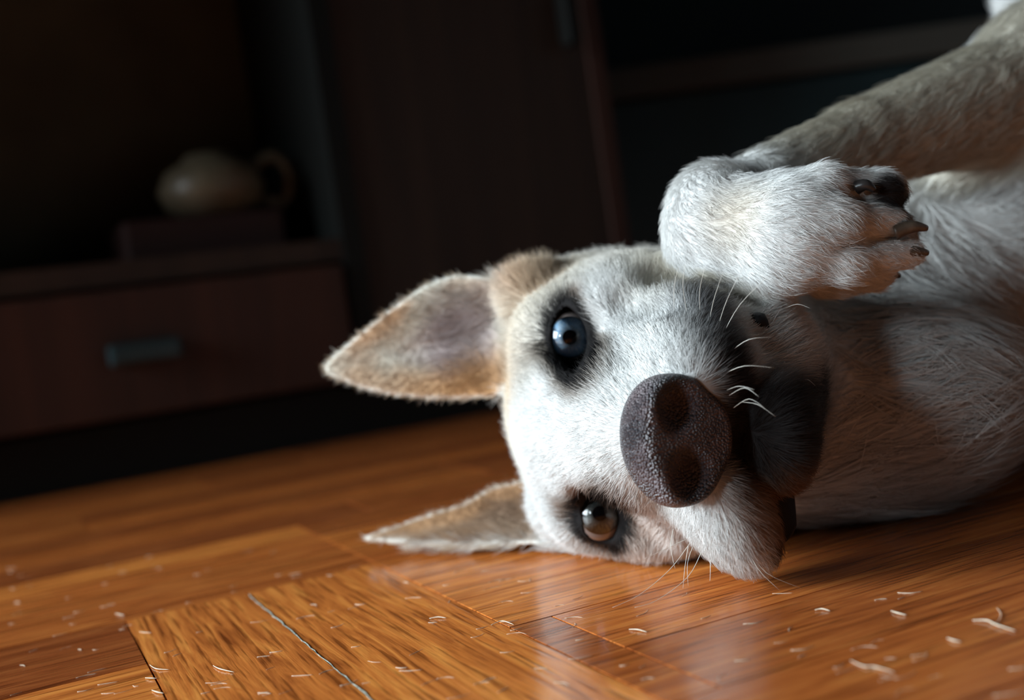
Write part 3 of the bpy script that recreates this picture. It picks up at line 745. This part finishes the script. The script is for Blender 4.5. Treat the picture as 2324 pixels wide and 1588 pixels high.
# tubes: whiskers, claws, shed hairs ------------------------------------------
def tube(name, pts, rads, mat, parent=None, nseg=6, origin=None, res=4):
    pts = np.array(pts, float); n = len(pts); T = np.linspace(0, n-1, (n-1)*res+1); out = []; rr = []
    for t in T:
        i = min(int(t), n-2); f = t-i; p0 = pts[max(i-1, 0)]; p1 = pts[i]; p2 = pts[i+1]; p3 = pts[min(i+2, n-1)]
        out.append(.5*((2*p1)+(-p0+p2)*f+(2*p0-5*p1+4*p2-p3)*f*f+(-p0+3*p1-3*p2+p3)*f**3)); rr.append(rads[i]*(1-f)+rads[i+1]*f)
    out = np.array(out); V_ = []; F_ = []; m = len(out)
    up = np.array([.3, .2, 1.0])
    for i, p in enumerate(out):
        d = unit(out[min(i+1, m-1)]-out[max(i-1, 0)]); a = unit(np.cross(d, up)); b2 = np.cross(d, a)
        for j in range(nseg): an = 2*math.pi*j/nseg; V_.append(p+rr[i]*(a*math.cos(an)+b2*math.sin(an)))
    for i in range(m-1):
        for j in range(nseg): F_.append((i*nseg+j, i*nseg+(j+1) % nseg, (i+1)*nseg+(j+1) % nseg, (i+1)*nseg+j))
    F_.append(tuple(range(nseg))[::-1]); F_.append(tuple((m-1)*nseg+j for j in range(nseg)))
    o0 = np.array(origin) if origin is not None else np.zeros(3)
    o = mesh_obj(name, np.array(V_)-o0, F_, mat, parent)
    return o
m_wh = simple('whisker_white', (.80, .78, .70), .35, .5)
WH = [
    [(1560, 1222, .372), (1500, 1250, .366), (1462, 1268, .362)],
    [(1528, 1200, .372), (1522, 1240, .367), (1532, 1290, .362)],
    [(1566, 1232, .366), (1520, 1292, .360), (1450, 1350, .356), (1390, 1378, .354)],
    [(1562, 1238, .366), (1554, 1290, .362), (1550, 1335, .360)],
    [(1592, 1252, .364), (1560, 1310, .358), (1490, 1362, .354), (1440, 1378, .353)],
    [(1572, 1240, .366), (1560, 1280, .362), (1562, 1330, .360)],
    [(1690, 1230, .352), (1720, 1290, .350), (1770, 1340, .350)],
    [(1700, 1245, .353), (1740, 1300, .352), (1820, 1335, .354)],
    [(1612, 1270, .360), (1612, 1300, .358), (1611, 1318, .357)],
    [(1650, 885, .348), (1678, 876, .340), (1712, 884, .336)],
    [(1655, 897, .347), (1690, 880, .340), (1722, 900, .336)],
    [(1665, 925, .346), (1700, 905, .340), (1735, 925, .337)],
    [(1685, 912, .346), (1720, 918, .340), (1760, 945, .338)],
    [(1640, 850, .350), (1690, 830, .342), (1760, 835, .340)],
    [(1655, 800, .356), (1700, 770, .345), (1760, 765, .345)],
    [(1610, 730, .366), (1620, 680, .355), (1640, 620, .350)],
    [(1590, 720, .370), (1588, 660, .358), (1600, 605, .352)],
    [(1560, 715, .372), (1550, 650, .360), (1555, 600, .355)],
    [(1630, 740, .364), (1650, 680, .352), (1690, 600, .348)],
    [(1640, 760, .362), (1680, 690, .350), (1750, 620, .346)],
    [(1530, 700, .374), (1530, 650, .364), (1540, 605, .358)],
    [(1780, 700, .384), (1810, 690, .378), (1840, 700, .376)],
    [(1800, 870, .372), (1830, 860, .366), (1850, 875, .364)],
]
for w in WH:
    P_ = np.array([at(*q) for q in w]); P_[:, 2] = np.maximum(P_[:, 2], .0006)
    n_ = len(w); o = tube('whisker', P_, list(np.linspace(.00010, .00003, n_)), m_wh, dog, 6, origin=P_[0]); o.location = P_[0]-DOGO
m_claw = simple('claw_horn', (.10, .075, .055), .35, .5, var=.3, vscale=300); m_clawd = simple('dark_claw', (.03, .026, .025), .3, .5)
for (b_, c_, r_, mm) in (((1945, 425, .382), (1985, 432, .380), .0024, m_clawd), ((2030, 528, .380), (2104, 518, .379), .0027, m_claw), ((2035, 585, .383), (2106, 574, .382), .0026, m_claw), ((1985, 632, .398), (2042, 626, .398), .0024, m_clawd)):
    a0 = at(*b_); a1 = at(*c_); md_ = (a0+a1)/2+np.array([0, -.001, .0012])
    o = tube('claw', [a0, md_, a1], [r_, r_*.8, r_*.35], mm, dog, 12, origin=a0); o.location = a0-DOGO
    if mm is m_clawd: o['label'] = 'dark claw'
# black lower lip fold hanging towards the floor, and the lip at the upper mouth corner
m_lip = simple('black_lip', (.010, .010, .011), .6, .25, bump=.4, bscale=400)
lipP = [at(1745, 1070, .374), at(1756, 1135, .374), at(1764, 1190, .374), at(1758, 1228, .374)]
o = tube('lip', lipP, [.0070, .0068, .0062, .0030], m_lip, dog, 14, origin=lipP[0]); o.location = lipP[0]-DOGO; o['label'] = 'black lower lip'
lipP = [at(1700, 720, .380), at(1722, 728, .376), at(1742, 752, .376)]
o = tube('lip', lipP, [.0012, .0030, .0012], m_lip, dog, 12, origin=lipP[0]); o.location = lipP[0]-DOGO; o['label'] = 'black lip at the upper mouth corner'

# shed hairs on the floor -----------------------------------------------------
m_sh = simple('shed_hair_pale', (.78, .66, .50), .5, .3)
def shed(pxs, rad, name='shed_hair'):
    P_ = np.array([onfloor(x, y) for x, y in pxs]); P_[:, 2] = rad*1.1; P_[1:-1, 2] += rad*.8
    c_ = P_.mean(0); c_[2] = 0
    rad *= .72; o = tube(name, P_, [rad*.5]+[rad]*(len(pxs)-2)+[rad*.4], m_sh, None, 5, origin=c_); o.location = c_; return o
special = [
    ([(484, 1512), (500, 1521), (532, 1527)], .00028, 'curved white shed hair on the dark plank at the lower left'),
    ([(340, 1510), (355, 1520), (385, 1521)], .00025, 'short bent shed hair just left of the curved white one on the dark plank'),
    ([(1115, 1420), (1140, 1412), (1166, 1419)], .00028, 'wavy white shed hair left of the joint where three planks meet'),
    ([(1428, 1430), (1448, 1432), (1468, 1436)], .00028, 'straight pale shed hair between the two white reflections of the head'),
    ([(1850, 1386), (1866, 1385), (1884, 1388)], .00028, 'straight shed hair on the floor below and right of the sagging lip'),
    ([(2022, 1388), (2038, 1395), (2057, 1398)], .00030, 'bright straight shed hair in the middle of the red-brown planks on the right'),
    ([(2208, 1410), (2240, 1412), (2262, 1422), (2304, 1434)], .00030, 'long forked shed hair near the right edge of the floor'),
    ([(2150, 1450), (2163, 1457), (2181, 1459)], .00030, 'short bright shed hair below the long forked hair at the right'),
    ([(1930, 1500), (1960, 1515), (1985, 1516), (2030, 1528)], .00022, 'thin crossed shed hair low on the right foreground planks'),
    ([(2262, 1380), (2272, 1395), (2266, 1412), (2250, 1420)], .00018, 'hooked brown shed hair above the forked one at the right'),
    ([(975, 1405), (995, 1403), (1013, 1404)], .00028, 'straight pale shed hair on the wide plank in the middle foreground'),
    ([(330, 1540), (345, 1542), (357, 1541)], .00028, 'tiny bright shed hair beside the dark joint at the lower left'),
    ([(345, 1568), (358, 1574), (372, 1575)], .00030, 'thick short shed hair at the bottom edge beside the lower left joint'),
    ([(262, 1393), (275, 1397), (283, 1397)], .00025, 'short shed hair just above the corner where the ridged plank begins'),
]
for pts, r_, lb in special: tag(shed(pts, r_), lb, 'hair')
for i in range(150):
    while True:
        if i < 105: x = random.uniform(5, 1180); y = random.uniform(1285, 1580) if random.random() < .8 else random.uniform(1240, 1330)
        elif i < 130: x = random.uniform(1150, 1800); y = random.uniform(1290, 1560)
        else: x = random.uniform(1800, 2320); y = random.uniform(1330, 1580)
        if not (760 < x < 1700 and y < 1275) and not (1380 < x < 1800 and y < 1345): break
    c_ = onfloor(x, y); a_ = random.gauss(math.radians(10), .5); l_ = random.uniform(.0025, .0075); bn = random.uniform(-.25, .25)*l_
    d_ = np.array([math.cos(a_), math.sin(a_), 0]); n_ = np.array([-d_[1], d_[0], 0]); r_ = random.uniform(.00006, .00013)
    P_ = [c_-d_*l_/2, c_+n_*bn, c_+d_*l_/2]
    P_ = [np.array([p[0], p[1], r_*1.1]) for p in P_]; o0 = np.array([c_[0], c_[1], 0])
    o = tube('shed_hair', P_, [r_*.6, r_, r_*.4], m_sh, None, 5, origin=o0, res=3); o.location = o0
    if i < 105: tag(o, 'tiny pale shed hair on the left planks in front of the lower ear', 'hair', 'loose shed hairs on the left planks')
    elif i < 130: tag(o, 'tiny pale shed hair on the planks in front of the muzzle', 'hair', 'loose shed hairs before the muzzle')
    else: tag(o, 'tiny pale shed hair on the red-brown planks at the right', 'hair', 'loose shed hairs on the right planks')

# whitish filler in one joint between the cross planks
m_fill = simple('joint_filler', (.27, .27, .22), .8, .2, var=.5, vscale=400)
fp = [fl(-.0478, .004+i*.004) for i in range(56)]
V_ = []; F_ = []
for i, p in enumerate(fp):
    p = p+E1*random.uniform(-.00035, .00035); w_ = .00034*random.uniform(.3, 1)*(.4+.6*abs(math.sin(i*.9)))*(1 if (i < 30 or 38 < i < 46) else .12)
    V_ += [(p[0]-E1[0]*w_, p[1]-E1[1]*w_, .00025), (p[0]+E1[0]*w_, p[1]+E1[1]*w_, .00025), (p[0]+E1[0]*w_, p[1]+E1[1]*w_, -.0012), (p[0]-E1[0]*w_, p[1]-E1[1]*w_, -.0012)]
for i in range(55):
    k = i*4
    for j in range(4): F_.append((k+j, k+(j+1) % 4, k+4+(j+1) % 4, k+4+j))
o = mesh_obj('trim_1', V_, F_, m_fill); o['kind'] = 'structure'

# ------------------------------------------------------------------ furniture behind, out of focus
AW = math.radians(27.0)
m_dk = woodmat('dark_brown_wood', (.040, .023, .015), (.024, .014, .010), .6)
m_rd = woodmat('red_brown_wood', (.060, .022, .013), (.035, .014, .009), .6)
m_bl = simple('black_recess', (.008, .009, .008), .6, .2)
m_teal = simple('dark_teal_lacquer', (.016, .034, .038), .35, .4, var=.2, vscale=5)
cab = empty('cabinet', (-.433, .935, 0), AW)   # local x along its face, y away from the viewer
tag(cab, 'tall dark brown wooden cabinet with open shelf and drawer behind the dog', 'cabinet')
# local widths: left bay with shelf 0..; x measured from the frame's left edge
XA, XB, XC = -.35, .325, .645
boxes('side_panel', [(XA, XA+.02, .0, .40, .0, 1.3)], m_dk, cab, bev=.001)
boxes('side_panel', [(XC-.02, XC, .0, .40, .0, 1.3)], m_rd, cab, bev=.001)
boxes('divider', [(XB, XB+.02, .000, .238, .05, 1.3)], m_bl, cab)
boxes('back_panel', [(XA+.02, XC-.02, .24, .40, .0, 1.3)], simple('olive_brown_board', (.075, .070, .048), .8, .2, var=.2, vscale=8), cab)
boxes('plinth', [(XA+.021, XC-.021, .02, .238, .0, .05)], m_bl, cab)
boxes('shelf', [(XA+.02, XB, .004, .238, .17, .19)], m_dk, cab)
boxes('shelf', [(XA+.02, XB, .004, .238, .62, .64)], m_dk, cab)
boxes('top_panel', [(XA, XC, .0, .40, 1.3, 1.32)], m_dk, cab)
dr = boxes('drawer', [(XA+.025, XB-.005, -.004, .23, .055, .165)], m_rd, cab, bev=.002)
hd = boxes('handle', [(.10, .16, -.022, -.004, .10, .118)], m_teal, dr, bev=.003)
dd = boxes('door', [(XB+.021, XC-.021, .004, .024, .055, 1.29)], m_dk, cab)
boxes('handle', [(XC-.055, XC-.040, -.024, -.004, .36, .42)], m_bl, dd, bev=.003)
# things on the open shelf
m_cer = simple('cream_ceramic', (.13, .108, .07), .4, .4, var=.2, vscale=30)
m_box = simple('red_box', (.035, .014, .012), .6, .3); m_or = simple('orange_wood', (.20, .07, .02), .5, .3)
def lathe(prof, n=40):
    V_ = []; F_ = []
    for (r_, z_) in prof:
        for j in range(n): V_.append((r_*math.cos(2*math.pi*j/n), r_*math.sin(2*math.pi*j/n), z_))
    for i in range(len(prof)-1):
        for j in range(n): F_.append((i*n+j, i*n+(j+1) % n, (i+1)*n+(j+1) % n, (i+1)*n+j))
    return V_, F_
def cabw(x, y, z): return (-.433+math.cos(AW)*x-math.sin(AW)*y, .935+math.sin(AW)*x+math.cos(AW)*y, z)
bk = boxes('box', [(-.08, .07, -.06, .06, 0.0005, .040)], m_box, bev=.003); bk.location = cabw(.22, .12, .19); bk.rotation_euler = (0, 0, AW)
tag(bk, 'low dark red box on the open cabinet shelf under the cream pot', 'box')
pot = empty('ceramic_pot', cabw(.235, .10, .2305), AW); tag(pot, 'blurred cream ceramic pot with a curved handle on the cabinet shelf', 'pot')
V_, F_ = lathe([(.0, 0), (.026, 0), (.046, .012), (.052, .028), (.044, .046), (.026, .056), (.022, .062), (.019, .062), (.019, .05), (0, .012)]); mesh_obj('bowl', V_, F_, m_cer, pot)
tube('handle', [(.043, 0, .046), (.066, 0, .056), (.080, 0, .036), (.070, 0, .010), (.050, 0, .014)], [.006]*5, m_cer, pot, 10)
# darker case to the right
cs_ = empty('display_case', (.13, 1.42, 0), 0.03)
tag(cs_, 'dark teal cabinet with open top, right of the brown cabinet', 'cabinet')
boxes('carcass', [(0, .02, 0, .4, 0, 1.2), (.98, 1.0, 0, .4, 0, 1.2), (.02, .98, .38, .4, 0, 1.2), (.02, .98, 0, .38, 1.18, 1.2)], m_teal, cs_)
boxes('door', [(.022, .49, -.01, .01, .03, .33), (.495, .978, -.01, .01, .03, .33)], m_teal, cs_, bev=.002)
boxes('rail', [(0, 1.0, -.015, .38, .335, .372)], simple('grey_brown_rail', (.060, .055, .045), .5, .4), cs_, bev=.002)
